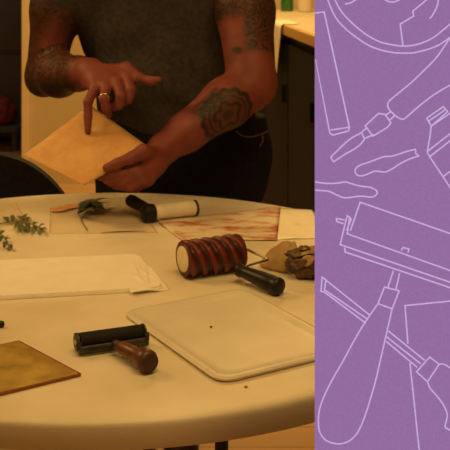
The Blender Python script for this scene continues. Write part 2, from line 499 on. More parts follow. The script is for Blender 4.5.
# counter along the right
def counter():
    H = .965; ang = math.atan2(.612 - .541, 4.25 - 5.0)
    a = Vector((.541, 5.0, 0)); dr = Vector((.071, -.75, 0)).normalized(); nr = Vector((-dr.y, dr.x, 0))  # nr points right
    if nr.x < 0: nr = -nr
    def q(s, w, z): return a + dr * s + nr * w + Vector((0, 0, z))
    def slab(s0, s1, w0, w1, z0, z1, bev=0):
        m = MB(); pts = [q(s0, w0, 0), q(s1, w0, 0), q(s1, w1, 0), q(s0, w1, 0)]
        m.prism([(p.x, p.y) for p in pts], z0, z1)
        if bev: bmesh.ops.bevel(m.b, geom=list(m.b.edges), offset=bev, segments=2, affect='EDGES')
        return m
    t = thing('base_cabinet', 'long dark brown base cabinet under the pale worktop at right', 'cabinet', q(0, .3, 0))
    slab(-.85, 1.3, .03, .6, .08, H - .04).build('carcass', M['cab'], t)
    slab(-.85, 1.3, .07, .6, 0, .08).build('plinth', M['darkcab'], t)
    for i in range(4):
        s0 = -.84 + i * .535
        d = slab(s0, s0 + .52, .012, .03, .1, H - .08, .003).build('door', M['cab'], t)
        slab(s0 + .47, s0 + .482, -.006, .012, .62, .70, .002).build('handle', M['cab'], d)
    t2 = thing('worktop', 'pale worktop with a wooden front edge on the dark cabinet at right', 'worktop', q(0, .3, H - .04))
    slab(-.85, 1.3, .02, .62, H - .04, H, .003).build('slab', M['ctop'], t2)
    slab(-.85, 1.3, 0, .02, H - .044, H, .003).build('front_edge', M['ctopedge'], t2)
    # towel over the edge
    m = MB()
    def fn(u, v):
        L = v * .30
        s = .075 + (u - .5) * .21
        wv = .006 * math.sin(u * 19)
        if L < .08: return q(s, .075 - L, H + .002 + abs(wv) * .3)
        return q(s, -.006 - abs(wv) - .10 * (L - .08), H - (L - .08) + .002)
    m.grid(fn, 20, 24, .002)
    o = m.build('hand_towel', M['towel'], None, q(-.02, -.01, H - .2), smooth=True)
    tag(o, 'cream towel hanging over the worktop edge behind the elbow', 'towel')
    # green bottle
    p = T(287, 10, H); p = q(-.78, 0, H) if p.y > 5.85 else p
    p = Vector(((287 - CX) / F * 5.75, 5.75, H))
    bt = thing('glass_bottle', 'small green glass bottle standing on the pale worktop', 'bottle', p)
    MB().lathe(p + Vector((0, 0, .0)), p + Vector((0, 0, 1)), [(0.0, .03), (.004, .033), (.09, .033), (.115, .026), (.135, .013), (.17, .012), (.171, .011)], 24).build('body', M['green'], bt, smooth=True)
    MB().lathe(p + Vector((0, 0, .171)), p + Vector((0, 0, 1)), [(0, .0135), (.022, .0135), (.024, .012)], 20).build('cap', M['ctop'], bt, angle=40)
    # pale tub beside it
    p2 = Vector(((305 - CX) / F * 5.7, 5.7, H))
    tb = thing('plastic_tub', 'pale plastic tub with green lid beside the green bottle', 'tub', p2)
    MB().lathe(p2, p2 + Vector((0, 0, 1)), [(0, .035), (.004, .04), (.1, .044), (.102, .043)], 28).build('body', M['ctop'], tb, angle=40)
    MB().lathe(p2 + Vector((0, 0, .102)), p2 + Vector((0, 0, 1)), [(0, .047), (.014, .047), (.017, .044)], 28).build('lid', M['green'], tb, angle=40)
counter()

# ------------------------------------------------------------------ table
TC = Vector((-.10, 1.976, 0)); TR = .62
def table():
    t = thing('round_table', 'round cream plastic folding table covered with printmaking things', 'table', TC)
    prof = [(0, TR - .02), (.0006, TR - .006), (.002, TR - .0022), (.005, TR - .0004), (.009, TR), (.034, TR), (.038, TR - .003), (.040, TR - .03), (.02, TR - .035)]
    top = TC + Vector((0, 0, TZ))
    o = MB().lathe(top, top - Vector((0, 0, 1)), prof, 160).build('tabletop', M['table'], t, angle=40)
    for sy, xs in ((-1, (.100, -.012)), (1, (-.16, -.26))):
        y = TC.y + sy * .29
        fr = MB()
        for x in xs: pass
        zt = TZ - .045
        for x in xs:
            MB().tube([(x, y, zt), (x, y, .02)], .0105, 14).build('leg', M['metalblack'], t)
            MB().tube([(x, y, .02), (x, y, 0)], .014, 14).build('foot_cap', M['blackp'], t)
        MB().tube([(xs[0], y, .28), (xs[1], y, .28)], .008, 10).build('crossbar', M['metalblack'], t)
        MB().box((min(xs) + (.02 if sy < 0 else -.1), y - .02, zt - .0), (max(xs) - (.025 if sy < 0 else -.1), y + .02, zt + .022), .003).build('mount_rail', M['metalblack'], t)
    MB().tube([(.05, TC.y - .29, .3), (-.08, TC.y, zt)], .007, 10).build('brace', M['metalblack'], t)
table()

# ------------------------------------------------------------------ flat sheets on the table
def sheet(name, label, cat, corners, m, z, curl=0.0, wav=.0012, thick=.0006, cornr=0, group=None, lifts=(0, 0, 0, 0), seed=0):
    a, b, c, d = [Vector(T(*p, TZ + z)) for p in corners]
    def fn(u, v):
        p = a * (1 - u) * (1 - v) + b * u * (1 - v) + c * u * v + d * (1 - u) * v
        w = wav * (mnoise.noise(Vector((u * 4 + seed, v * 4, seed))) + .6)
        l = lifts[0] * ((1 - u) * (1 - v)) ** 3 + lifts[1] * (u * (1 - v)) ** 3 + lifts[2] * (u * v) ** 3 + lifts[3] * ((1 - u) * v) ** 3
        return p + Vector((0, 0, abs(w) + l))
    cen = (a + b + c + d) / 4; cen.z = TZ
    o = MB().grid(fn, 24, 24, thick).build(name, m, None, cen, smooth=True)
    return tag(o, label, cat, group)
sheet('printed_sheet', 'dull printed sheet with red smears lying behind the red roller', 'print',
      [(158, 222), (181, 240), (277, 240), (281, 206.5)], M['redprint'], .0022, lifts=(.002, 0, 0, 0), seed=2)
sheet('glare_sheet', 'sheet painted pale for glare, faintly marked red under the smeared print at right', 'print',
      [(266, 207.5), (272, 239.5), (330, 238), (312, 210)], M['glareprint'], .0008, seed=5)
sheet('film_sheet', 'cloudy film sheet with a pink brush mark under the dark leaf spray', 'film',
      [(50, 208), (49, 234), (158, 233), (132, 196)], M['acetate'], .0008, seed=8)
sheet('faded_print_sheet', 'faded print sheet at the left table edge under the green sprig', 'print',
      [(-30, 206), (-34, 229), (27, 222), (16, 203)], M['acetate2'], .0010, seed=11)
def pink_mark():
    m = MB()
    a = T(51, 210, TZ + .0035); b = T(82, 205.5, TZ + .0035)
    def fn(u, v):
        p = a.lerp(b, u); wdt = .026 * math.sin(math.pi * min(1, .08 + u * .9)) ** .6
        return p + Vector((.004 * math.sin(u * 7), (v - .5) * 2 * wdt, .0006 * math.sin(v * 9) + .0005))
    m.grid(fn, 20, 6, .0006)
    o = m.build('paper_scrap', M['pinkink'], None, (a + b) / 2, smooth=True)
    tag(o, 'small pinkish red scrap lying on the cloudy film sheet', 'scrap')
    m = MB(); a = T(102, 232.5, TZ + .0035); b = T(146, 231, TZ + .0035)
    m.tube([a, a.lerp(b, .4) + Vector((0, .002, 0)), b], [.0006, .0013, .0006], 8)  # dark line drawn along the film's front edge
    tag(m.build('sheet_edge_line', M['speck_shade'], None, (a + b) / 2), 'thin dark line drawn along the front edge of the film sheet', 'stick')
pink_mark()

# ------------------------------------------------------------------ white foam sheet at left with crumpled wrap end
def foam_sheet():
    Zt = TZ + .0075
    c2 = [T(-40, 302.5).xy, T(163, 291).xy, T(138, 257.5).xy, T(-40, 266).xy]
    t = thing('foam_board', 'white foam board with a crumpled right end left of the red roller', 'board', T(70, 278))
    poly = rrect([Vector(p) for p in c2], .016)
    m = MB(); m.prism([(p.x, p.y) for p in poly], TZ + .0005, Zt)
    tops = [e for e in m.b.edges if all(v.co.z > Zt - 1e-5 for v in e.verts)]
    bmesh.ops.bevel(m.b, geom=tops, offset=.003, segments=3, affect='EDGES')
    m.build('board', M['foam'], t, angle=50)
    # crumpled film folded over the front right corner
    q = [T(126, 259, Zt), T(130, 294.5, TZ + .004), T(170, 289.5, TZ + .001), T(145, 262, Zt - .002)]
    m = MB()
    def fn(u, v):
        p = q[0] * (1 - u) * (1 - v) + q[3] * u * (1 - v) + q[2] * u * v + q[1] * (1 - u) * v
        e = max(0, min(1, min(u * 1.6, v * 2.2, (1 - v) * 5))); e = e * e * (3 - 2 * e) * (1 - .75 * u * v)
        h = -.0012 + e * (.0022 + .0085 * abs(mnoise.noise(Vector((u * 4.5, v * 4.5, 3)))) + .003 * mnoise.noise(Vector((u * 11, v * 11, 7))))
        zz = max(p.z, TZ + .0076 * max(.12, min(1, 1.9 - 1.1 * u - u * v)))
        return Vector((p.x, p.y, zz + h))
    m.grid(fn, 28, 28, .0006)
    m.build('crumpled_wrap', M['wrap'], t, smooth=True)
foam_sheet()

# ------------------------------------------------------------------ shallow foam tray at right
def foam_tray():
    C = [T(121, 315).xy, T(220, 386).xy, None, T(243, 291).xy]
    C[2] = C[1] + (C[3] - C[0])
    C = [Vector(c) for c in C]
    cen = sum(C, Vector((0, 0))) / 4
    def inset(f):
        out = []
        for i, c in enumerate(C):
            a = (C[i - 1] - c).normalized(); b = (C[(i + 1) % 4] - c).normalized()
            out.append(c + (a + b) * f)
        return out
    lv = [(0.0048, .0, .030), (.0066, .0018, .030), (.0072, .0085, .026), (.0066, .0105, .025), (.0040, .018, .022), (.0026, .022, .020), (.0024, .034, .018)]
    m = MB(); rings = []
    for z, ins, rad in lv:
        rings.append([m.b.verts.new((p.x, p.y, TZ + z)) for p in rrect(inset(ins), rad, 8)])
    bot = []
    for z, ins, rad in [(.0014, .0012, .030), (.0008, .004, .028), (.0006, .012, .024), (.0006, .018, .02)]:
        bot.append([m.b.verts.new((p.x, p.y, TZ + z)) for p in rrect(inset(ins), rad, 8)])
    allr = list(reversed(bot)) + rings
    n = len(rings[0])
    for a, b in zip(allr[:-1], allr[1:]):
        for k in range(n): m.b.faces.new((a[k], a[(k + 1) % n], b[(k + 1) % n], b[k]))
    m.b.faces.new(list(reversed(allr[0]))); m.b.faces.new(allr[-1])
    o = m.build('foam_tray', M['foam2'], None, (cen.x, cen.y, TZ), angle=60)
    tag(o, 'large shallow cream foam tray with rounded rim at front right of table', 'tray')
    s = MB(); p = T(211, 327, TZ + .0036); s.lathe(p, p + Vector((0, 0, 1)), [(0, .0022), (.001, .0018), (.0016, .0006)], 9)
    tag(s.build('dark_crumb', M['speck_shade'], None, p), 'tiny dark crumb lying in the cream foam tray', 'crumb')
    s = MB(); p = T(246, 387, TZ + .0005); s.lathe(p, p + Vector((0, 0, 1)), [(0, .0028), (.0012, .0022), (.002, .0006)], 9)
    tag(s.build('orange_crumb', M['orange'], None, p), 'tiny orange crumb in front of the cream foam tray', 'crumb')
    a = T(196, 361, TZ + .0022); b = T(214, 369.5, TZ + .0022)
    s = MB(); s.tube([a, a.lerp(b, .5), b], [.0006, .0016, .001], 8)  # dark sliver standing for the shade along the tray rim
    tag(s.build('tray_edge_shade', M['speck_shade'], None, (a + b) / 2), 'short dark sliver for the shade beside the left edge of the foam tray', 'shade')
foam_tray()

# ------------------------------------------------------------------ red textured roller
def red_roller():
    R = .0325; zc = TZ + R + .001
    a = T(183, 278); b = T(240, 272)
    a = Vector((a.x, a.y, zc)); b = Vector((b.x, b.y + .012, zc)); ax = (b - a).normalized(); L = (b - a).length
    t = thing('textured_roller', 'dark red ridged roller with black handle in the middle of table', 'roller', Vector(((a.x + b.x) / 2, (a.y + b.y) / 2, TZ)))
    N = 130; seg = 90; TWIST = -3
    def ridge(tm, th):
        ph = tm / L * 5.2 + TWIST * th / (2 * math.pi)
        f = ph % 1.0
        return max(0.0, min(1.0, (0.5 + 0.62 * math.cos(2 * math.pi * f) + .22 * math.cos(4 * math.pi * f + 1))))
    def fn(tm, th, r):
        e = min(tm, L - tm) / .006; e = max(0, min(1, e))
        d = .0048 * (1 - ridge(tm, th)) * e + .0010 * mnoise.noise(Vector((tm * 160, math.cos(th) * 5, math.sin(th) * 5)))
        return r - d - .002 * (1 - e)
    prof = [(i * L / N, R) for i in range(N + 1)]
    m = MB(); m.lathe(a, b, prof, seg, fn)
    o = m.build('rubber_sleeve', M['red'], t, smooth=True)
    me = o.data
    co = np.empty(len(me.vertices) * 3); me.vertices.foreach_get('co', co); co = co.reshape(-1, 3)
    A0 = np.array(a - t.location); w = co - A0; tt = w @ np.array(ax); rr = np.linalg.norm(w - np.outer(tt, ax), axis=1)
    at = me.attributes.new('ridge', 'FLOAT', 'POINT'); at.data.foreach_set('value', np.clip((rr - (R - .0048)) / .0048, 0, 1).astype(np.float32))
    # cream core ends, a red lip round each
    MB().lathe(a - ax * .0025, b, [(0, .020), (.001, .0225), (.004, .0225)], 40).build('core_end', M['cream'], t, angle=40)
    MB().lathe(b - ax * .002, b + ax, [(0, .0225), (.004, .0225), (.005, .02)], 40).build('core_end', M['cream'], t, angle=40)
    # wire frame from the far axle end to the handle
    hb = P(237, 269, 1.93); hb.z = TZ + .036
    he = P(277, 286, 1.80)
    he.z = TZ + .0125; he = Vector((T(279, 287, TZ + .0155)))
    hb = Vector(T(237, 269, TZ + .024))
    ra = b + ax * .004
    far = T(265.5, 258, TZ + .028)
    MB().tube([b - ax * .002, ra + ax * .006], .004, 12).build('axle', M['steel'], t)
    top = [ra, ra + Vector((.006, .0, .004)), far.lerp(ra, .5) + Vector((0, .0, .004)), far, far + Vector((.001, -.004, -.003)), far.lerp(hb, .5) + Vector((0, 0, -.002)), hb.lerp(he, .05)]
    MB().tube(catmull(top, 6), .0024, 10).build('wire_frame', M['steel'], t, smooth=True)
    HL = (he - hb).length + .004
    MB().lathe(hb, he, [(0, .007), (.002, .0110), (.010, .0120), (.014, .0098), (.024, .0108), (HL * .6, .0140), (HL * .82, .0152), (HL * .87, .0136), (HL * .90, .0154), (HL * .97, .0150), (HL, .011)], 28).build('handle', M['blackp'], t, smooth=True)
red_roller()

# ------------------------------------------------------------------ black brayer with wooden handle
def brayer():
    a = T(83, 357); b = T(144.5, 348)
    ax = (b - a).normalized(); bk = Vector((-ax.y, ax.x, 0))
    if bk.y < 0: bk = -bk
    L = (b - a).length
    t = thing('ink_brayer', 'black ink brayer with a brown wooden handle at front of table', 'brayer', Vector(((a.x + b.x) / 2, (a.y + b.y) / 2, TZ)))
    ra = a + bk * .016 + Vector((0, 0, .0165)); rb = b + bk * .016 + Vector((0, 0, .0165))
    MB().lathe(ra - ax * .002, rb, [(0, .011), (.001, .0125), (L + .003, .0125), (L + .004, .011)], 36).build('roller', M['black'], t, angle=40)
    MB().tube([ra - ax * .007, rb + ax * .007], .0035, 12).build('axle', M['steel'], t)
    # frame: shallow trough plate in front plus two cheeks
    def fn(u, v):
        p = a.lerp(b, u) - ax * .006 * (1 - 2 * u) 
        an = -.5 + v * 1.75
        off = bk * (.002 - .004 * math.sin(an) + .003) ; z = .003 + .0125 * v
        return p + bk * (-.003 * math.sin(v * math.pi)) + Vector((0, 0, z))
    m = MB(); m.grid(fn, 12, 8, .003)
    m.build('frame_bar', M['darkmetal'], t, smooth=True)
    for e, s in ((ra, -1), (rb, 1)):
        p = e + ax * s * .0045
        pts = []
        m = MB()
        m.lathe(p - ax * .0015, p + ax * .0015, [(0, .0125), (.0004, .0132), (.0026, .0132), (.003, .0125)], 28)
        q = p - bk * .012
        m.tube([q + Vector((0, 0, -.006)), q + Vector((0, 0, .004))], .0045, 10)
        m.build('side_cheek', M['darkmetal'], t, angle=40)
    # ferrule and handle
    c = T(117, 345, TZ + .016); e = T(150, 362.5, TZ + .0165)
    HL = (e - c).length
    MB().lathe(c - (e - c).normalized() * .006, e, [(0, .006), (.001, .0068), (.009, .0072), (.010, .0062)], 24).build('ferrule', M['darkmetal'], t, angle=40)
    prof = [(.004, .0068), (.012, .0088), (HL * .35, .0105), (HL * .55, .0108), (HL * .62, .0100), (HL * .72, .0136), (HL * .86, .0160), (HL * .95, .0158), (HL * 1.0, .0135), (HL * 1.01, .011)]
    h = MB().lathe(c, e, prof, 32).build('handle', M['wood'], t, smooth=True)
    d = (e - c).normalized()
    MB().lathe(c + d * HL * 1.008, c + d * 2, [(0, .0132), (.0015, .0128), (.002, .009)], 32).build('handle_end', M['woodend'], h, angle=30)
brayer()

# ------------------------------------------------------------------ cream roller at the back
def back_roller():
    R = .0165; a = T(152, 222); b = T(194, 217)
    a.z = b.z = TZ + R + .003; ax = (b - a).normalized(); L = (b - a).length
    t = thing('cream_roller', 'cream coloured roller with black end and handle at back of table', 'roller', Vector(((a.x + b.x) / 2, (a.y + b.y) / 2, TZ)))
    MB().lathe(a, b, [(0, R - .002), (.002, R), (L - .002, R), (L, R - .002)], 36).build('roller_sleeve', M['white_roller'], t, angle=40)
    MB().lathe(a - ax * .022, b, [(0, .012), (.002, .0185), (.019, .0195), (.026, .0185), (.027, .0165)], 32).build('end_cap', M['blackp'], t, angle=40)
    MB().lathe(b, b + ax, [(0, R - .003), (.001, R + .0005), (.005, R + .0005), (.007, .008), (.010, .004)], 32).build('end_disc', M['darkmetal'], t, angle=40)
    h0 = a - ax * .010 + Vector((0, .012, .006)); h1 = Vector((T(128, 212.5, TZ + .016)))
    h1 = h0 + Vector((-.040, .064, .004))
    MB().lathe(h0, h1, [(0, .006), (.004, .011), (.03, .0125), (.065, .014), (.074, .0125), (.0755, .009)], 24).build('handle', M['blackp'], t, smooth=True)
back_roller()

# ------------------------------------------------------------------ brass plate, brush end
def plate():
    A = T(19, 340, TZ + .004).xy; B = T(82, 373.5, TZ + .004).xy
    d = (T(0, 393.5, TZ + .004).xy - B).normalized() * .19
    C = B + d; D = A + d
    t = thing('metal_plate', 'yellow brass plate with red brown edges at front left of table', 'plate', ((A.x + C.x) / 2, (A.y + C.y) / 2, TZ))
    cs = [Vector(c) for c in (A, B, C, D)]
    cen = sum(cs, Vector((0, 0))) / 4
    m = MB(); m.prism([(p.x, p.y) for p in rrect(cs, .004, 4)], TZ + .0008, TZ + .0036)
    m.build('plate_body', M['brassedge'], t)
    ins = [c + (cen - c).normalized() * .0045 for c in cs]
    m = MB(); m.prism([(p.x, p.y) for p in rrect(ins, .004, 4)], TZ + .0034, TZ + .0042)
    tops = [e for e in m.b.edges if all(v.co.z > TZ + .0041 for v in e.verts)]
    bmesh.ops.bevel(m.b, geom=tops, offset=.0004, segments=2, affect='EDGES')
    m.build('plate_face', M['brass'], t, angle=40)
plate()
def brush():
    e = T(4.5, 324, TZ + .005); s = T(-38, 326, TZ + .005)
    t = thing('tool_handle', 'black tool end poking in at left above the brass plate', 'tool', (s.x, s.y, TZ))
    L = (e - s).length
    MB().lathe(s, e, [(0, .003), (.01, .0045), (L * .6, .005), (L - .004, .0052), (L, .003)], 16).build('handle', M['blackp'], t, smooth=True)
    MB().lathe(s - (e - s).normalized() * .03, e, [(0, .0008), (.004, .0015), (.034, .0022)], 12).build('blade', M['steel'], t, smooth=True)
brush()

# ------------------------------------------------------------------ plants on the table
def leaf_mesh(base, tip, w, up=Vector((0, 0, 1)), arch=.003):
    m = MB(); ax = tip - base; sd = ax.cross(up)
    sd = sd.normalized() if sd.length > 1e-6 else Vector((1, 0, 0))
    def fn(u, v):
        ww = w * math.sin(math.pi * min(1, .06 + u * .93)) ** .8
        return base + ax * u + sd * (v - .5) * 2 * ww + up * (arch * math.sin(math.pi * u) - abs(v - .5) * .25 * ww * -1)
    m.grid(fn, 8, 4, .0005); return m
def sprig():
    t = thing('leafy_sprig', 'small green leafy sprig lying at the back left of table', 'sprig', T(18, 224))
    z = TZ + .0065
    main = [T(-30, 233, z), T(-8, 226, z), T(6, 222.5, z), T(22, 221, z + .004), T(36, 226, z), T(44, 229, z)]
    MB().tube(catmull(main, 5), .0011, 8).build('stem', M['stem'], t, smooth=True)
    br = [T(-8, 226, z), T(0, 233, z), T(6, 240, z), T(9, 247, z)]
    MB().tube(catmull(br, 5), .0010, 8).build('stem', M['stem'], t, smooth=True)
    lv = [((22, 221), (27, 214)), ((20, 222), (14, 229)), ((16, 222), (21, 233)), ((13, 222), (12, 215)), ((24, 221), (17, 216)), ((26, 222), (29, 217)), ((26, 223), (29, 233)),
          ((30, 224), (27, 229)), ((33, 225), (38, 223)), ((34, 225), (36, 232)), ((39, 227), (45, 224.5)), ((40, 228), (43, 233)), ((42, 229), (47, 230)), ((8, 222), (4, 217)),
          ((0, 232), (-5, 238)), ((1, 234), (5, 231)), ((3, 236), (0, 242)), ((5, 240), (10, 239)), ((6, 242), (4, 248)), ((8, 245), (12, 249)), ((-3, 229), (-7, 224)), ((18, 221), (23, 229)),
          ((-12, 228), (-15, 222)), ((-16, 229), (-14, 236))]
    for a, b in lv:
        A = T(*a, z); B = T(*b, z + random.uniform(-.003, .004))
        leaf_mesh(A, B, .0040 + .0018 * random.random()).build('leaf', M['leaf'], t, smooth=True)
sprig()
def leaf_spray():
    t = thing('leaf_spray', 'dark green pointed leaf spray lying on the cloudy film sheet', 'leaf', T(92, 210))
    z = TZ + .004
    s = [T(87, 230, z), T(82, 221, z), T(79, 213, z + .004), T(84, 210, z + .008), T(97, 204.5, z + .012)]
    MB().tube(catmull(s, 5), .0011, 8).build('stem', M['stem'], t, smooth=True)
    lv = [((79, 213), (98, 199.5), .010), ((80, 213), (107, 203), .010), ((82, 212), (106, 210), .012), ((80, 212.5), (90, 202), .009), ((86, 209), (109, 198.5), .004), ((83, 211), (103, 207), .011), ((79, 213.5), (94, 211.5), .009)]
    for i, (a, b, w) in enumerate(lv):
        A = T(*a, z + .003); B = T(*b, z + .004 + .003 * i)
        leaf_mesh(A, B, w * 1.35, arch=.008).build('leaf', M['leafdark'], t, smooth=True)
leaf_spray()

# ------------------------------------------------------------------ brown paper bundle with dried leaves
def bundle():
    c = T(292, 272); 
    t = thing('paper_bundle', 'crumpled brown paper bundle of dark dried leaves right of red roller', 'bundle', c)
    base = T(261, 262, TZ + .012); end = T(318, 262, TZ + .012)
    ax = (end - base); L = ax.length; ax.normalize()
    sd = Vector((-ax.y, ax.x, 0))
    def fn(tm, th, r):
        return r
    m = MB()
    def g(u, v):
        th = math.pi * (v * 1.0)
        rr = .006 + .036 * min(1, u / .55) ** .85
        rr *= 1 + .16 * mnoise.noise(Vector((u * 4, v * 3, 1.5))) + .06 * mnoise.noise(Vector((u * 11, v * 9, 2)))
        p = base + ax * (u * L * .62) + sd * (math.cos(th) * rr * 1.05) 
        return Vector((p.x, p.y + .012, TZ + .0015 + math.sin(th) * rr * .98))
    m.grid(g, 26, 22, .0008)
    m.build('paper_wrap', M['kraft'], t, smooth=True)
    # dark crumpled mass
    b = bmesh.new(); bmesh.ops.create_icosphere(b, subdivisions=5, radius=1)
    cc = T(308, 262, TZ + .026)
    for v in b.verts:
        q = v.co.copy()
        n = .22 * mnoise.noise(q * 2.0 + Vector((5, 1, 0))) + .22 * abs(mnoise.noise(q * 4.5)) + .08 * mnoise.noise(q * 10)
        q *= .85 + n; q = Vector((q.x * .044, q.y * .034, q.z * .029)) + cc
        q.z = max(q.z, TZ + .0012); v.co = q
    me = bpy.data.meshes.new('dried_mass'); b.to_mesh(me); b.free()
    link('dried_mass', me, M['dryleaf'], t)
    for i in range(16):
        an = random.uniform(0, 2 * math.pi); el = random.uniform(.1, 1.2)
        d = Vector((math.cos(an) * math.cos(el), math.sin(an) * math.cos(el), math.sin(el)))
        p = cc + Vector((d.x * .036, d.y * .028, d.z * .024)); tg = Vector((-math.sin(an), math.cos(an), random.uniform(-.3, .6))).normalized()
        A = p - tg * .014; B = p + tg * .014
        A.z = max(A.z, TZ + .006); B.z = max(B.z, TZ + .006)
        leaf_mesh(A, B, .009, up=d, arch=.004).build('dried_leaf', M['kraft'] if i % 3 == 0 else M['dryleaf'], t, smooth=True)
bundle()

# ------------------------------------------------------------------ chair at left
def chair():
    c = Vector((-.487, 2.62, 0))
    t = thing('padded_chair', 'black chair with rounded backrest behind the table at left', 'chair', c)
    y = 2.82
    # backrest: top outline traced as a rounded hump
    W = .286; top = .783
    pts = []
    n = 28
    for i in range(n + 1):
        u = -1 + 2 * i / n
        pts.append((c.x + W * u, .70 - .10 * abs(u) ** 3 + (top - .70) * (max(0, 1 - abs(u) ** 2.2)) ** .55))
    poly = pts + [(c.x + W * .96, .50), (c.x + W * .8, .47), (c.x - W * .8, .47), (c.x - W * .96, .50)]
    m = MB()
    def bow(x): return .05 * (1 - ((x - c.x) / W) ** 2)
    fr = [m.b.verts.new((x, y - .02 + bow(x), z)) for x, z in poly]; bk = [m.b.verts.new((x, y + .02 + bow(x), z)) for x, z in poly]
    k = len(poly)
    for i in range(k): m.b.faces.new((fr[i], fr[(i + 1) % k], bk[(i + 1) % k], bk[i]))
    f1 = m.b.faces.new(fr); f2 = m.b.faces.new(list(reversed(bk)))
    es = list(set(f1.edges) | set(f2.edges))
    bmesh.ops.bevel(m.b, geom=es, offset=.012, segments=3, affect='EDGES')
    m.build('backrest', M['chair'], t, angle=50)
    MB().box((c.x - .22, 2.40, .42), (c.x + .22, 2.82, .47), .018, 3).build('seat', M['chair'], t, angle=50)
    for sx in (-1, 1):
        MB().tube([(c.x + sx * .19, 2.80, .44), (c.x + sx * .19, 2.84, .56)], .012, 12).build('back_post', M['metalblack'], t)
        MB().tube([(c.x + sx * .19, 2.43, .425), (c.x + sx * .21, 2.41, 0)], .012, 12).build('leg', M['metalblack'], t)
        MB().tube([(c.x + sx * .19, 2.79, .425), (c.x + sx * .21, 2.86, 0)], .012, 12).build('leg', M['metalblack'], t)
chair()

# ------------------------------------------------------------------ held sheet
dC = 2.38
pL = P(23.5, 154, 2.385); pR = P(150, 147, 2.385); pT = P(90, 104, 2.505); pB = P(84, 184.5, 2.262)
pn = (pR - pL).cross(pT - pB).normalized()
if pn.z < 0: pn = -pn
pc = (pL + pR + pT + pB) / 4
CAM = Vector((0, 0, CAMZ))
def OP(px, py, off=0.0):
    d = (P(px, py, 1.0) - CAM); q = pc + pn * off
    s = (q - CAM).dot(pn) / d.dot(pn)
    return CAM + d * s
def held():
    m = MB()
    def fn(u, v):
        p = pL * (1 - u) * (1 - v) + pT * u * (1 - v) + pR * u * v + pB * (1 - u) * v
        return p + pn * (.004 * math.sin(u * math.pi) * math.sin(v * math.pi) - .003)
    m.grid(fn, 20, 20, .0006)
    o = m.build('paper_sheet', M['heldpaper'], None, pc, smooth=True)
    tag(o, 'warm cream sheet of paper held up in the tattooed hands', 'paper')
held()

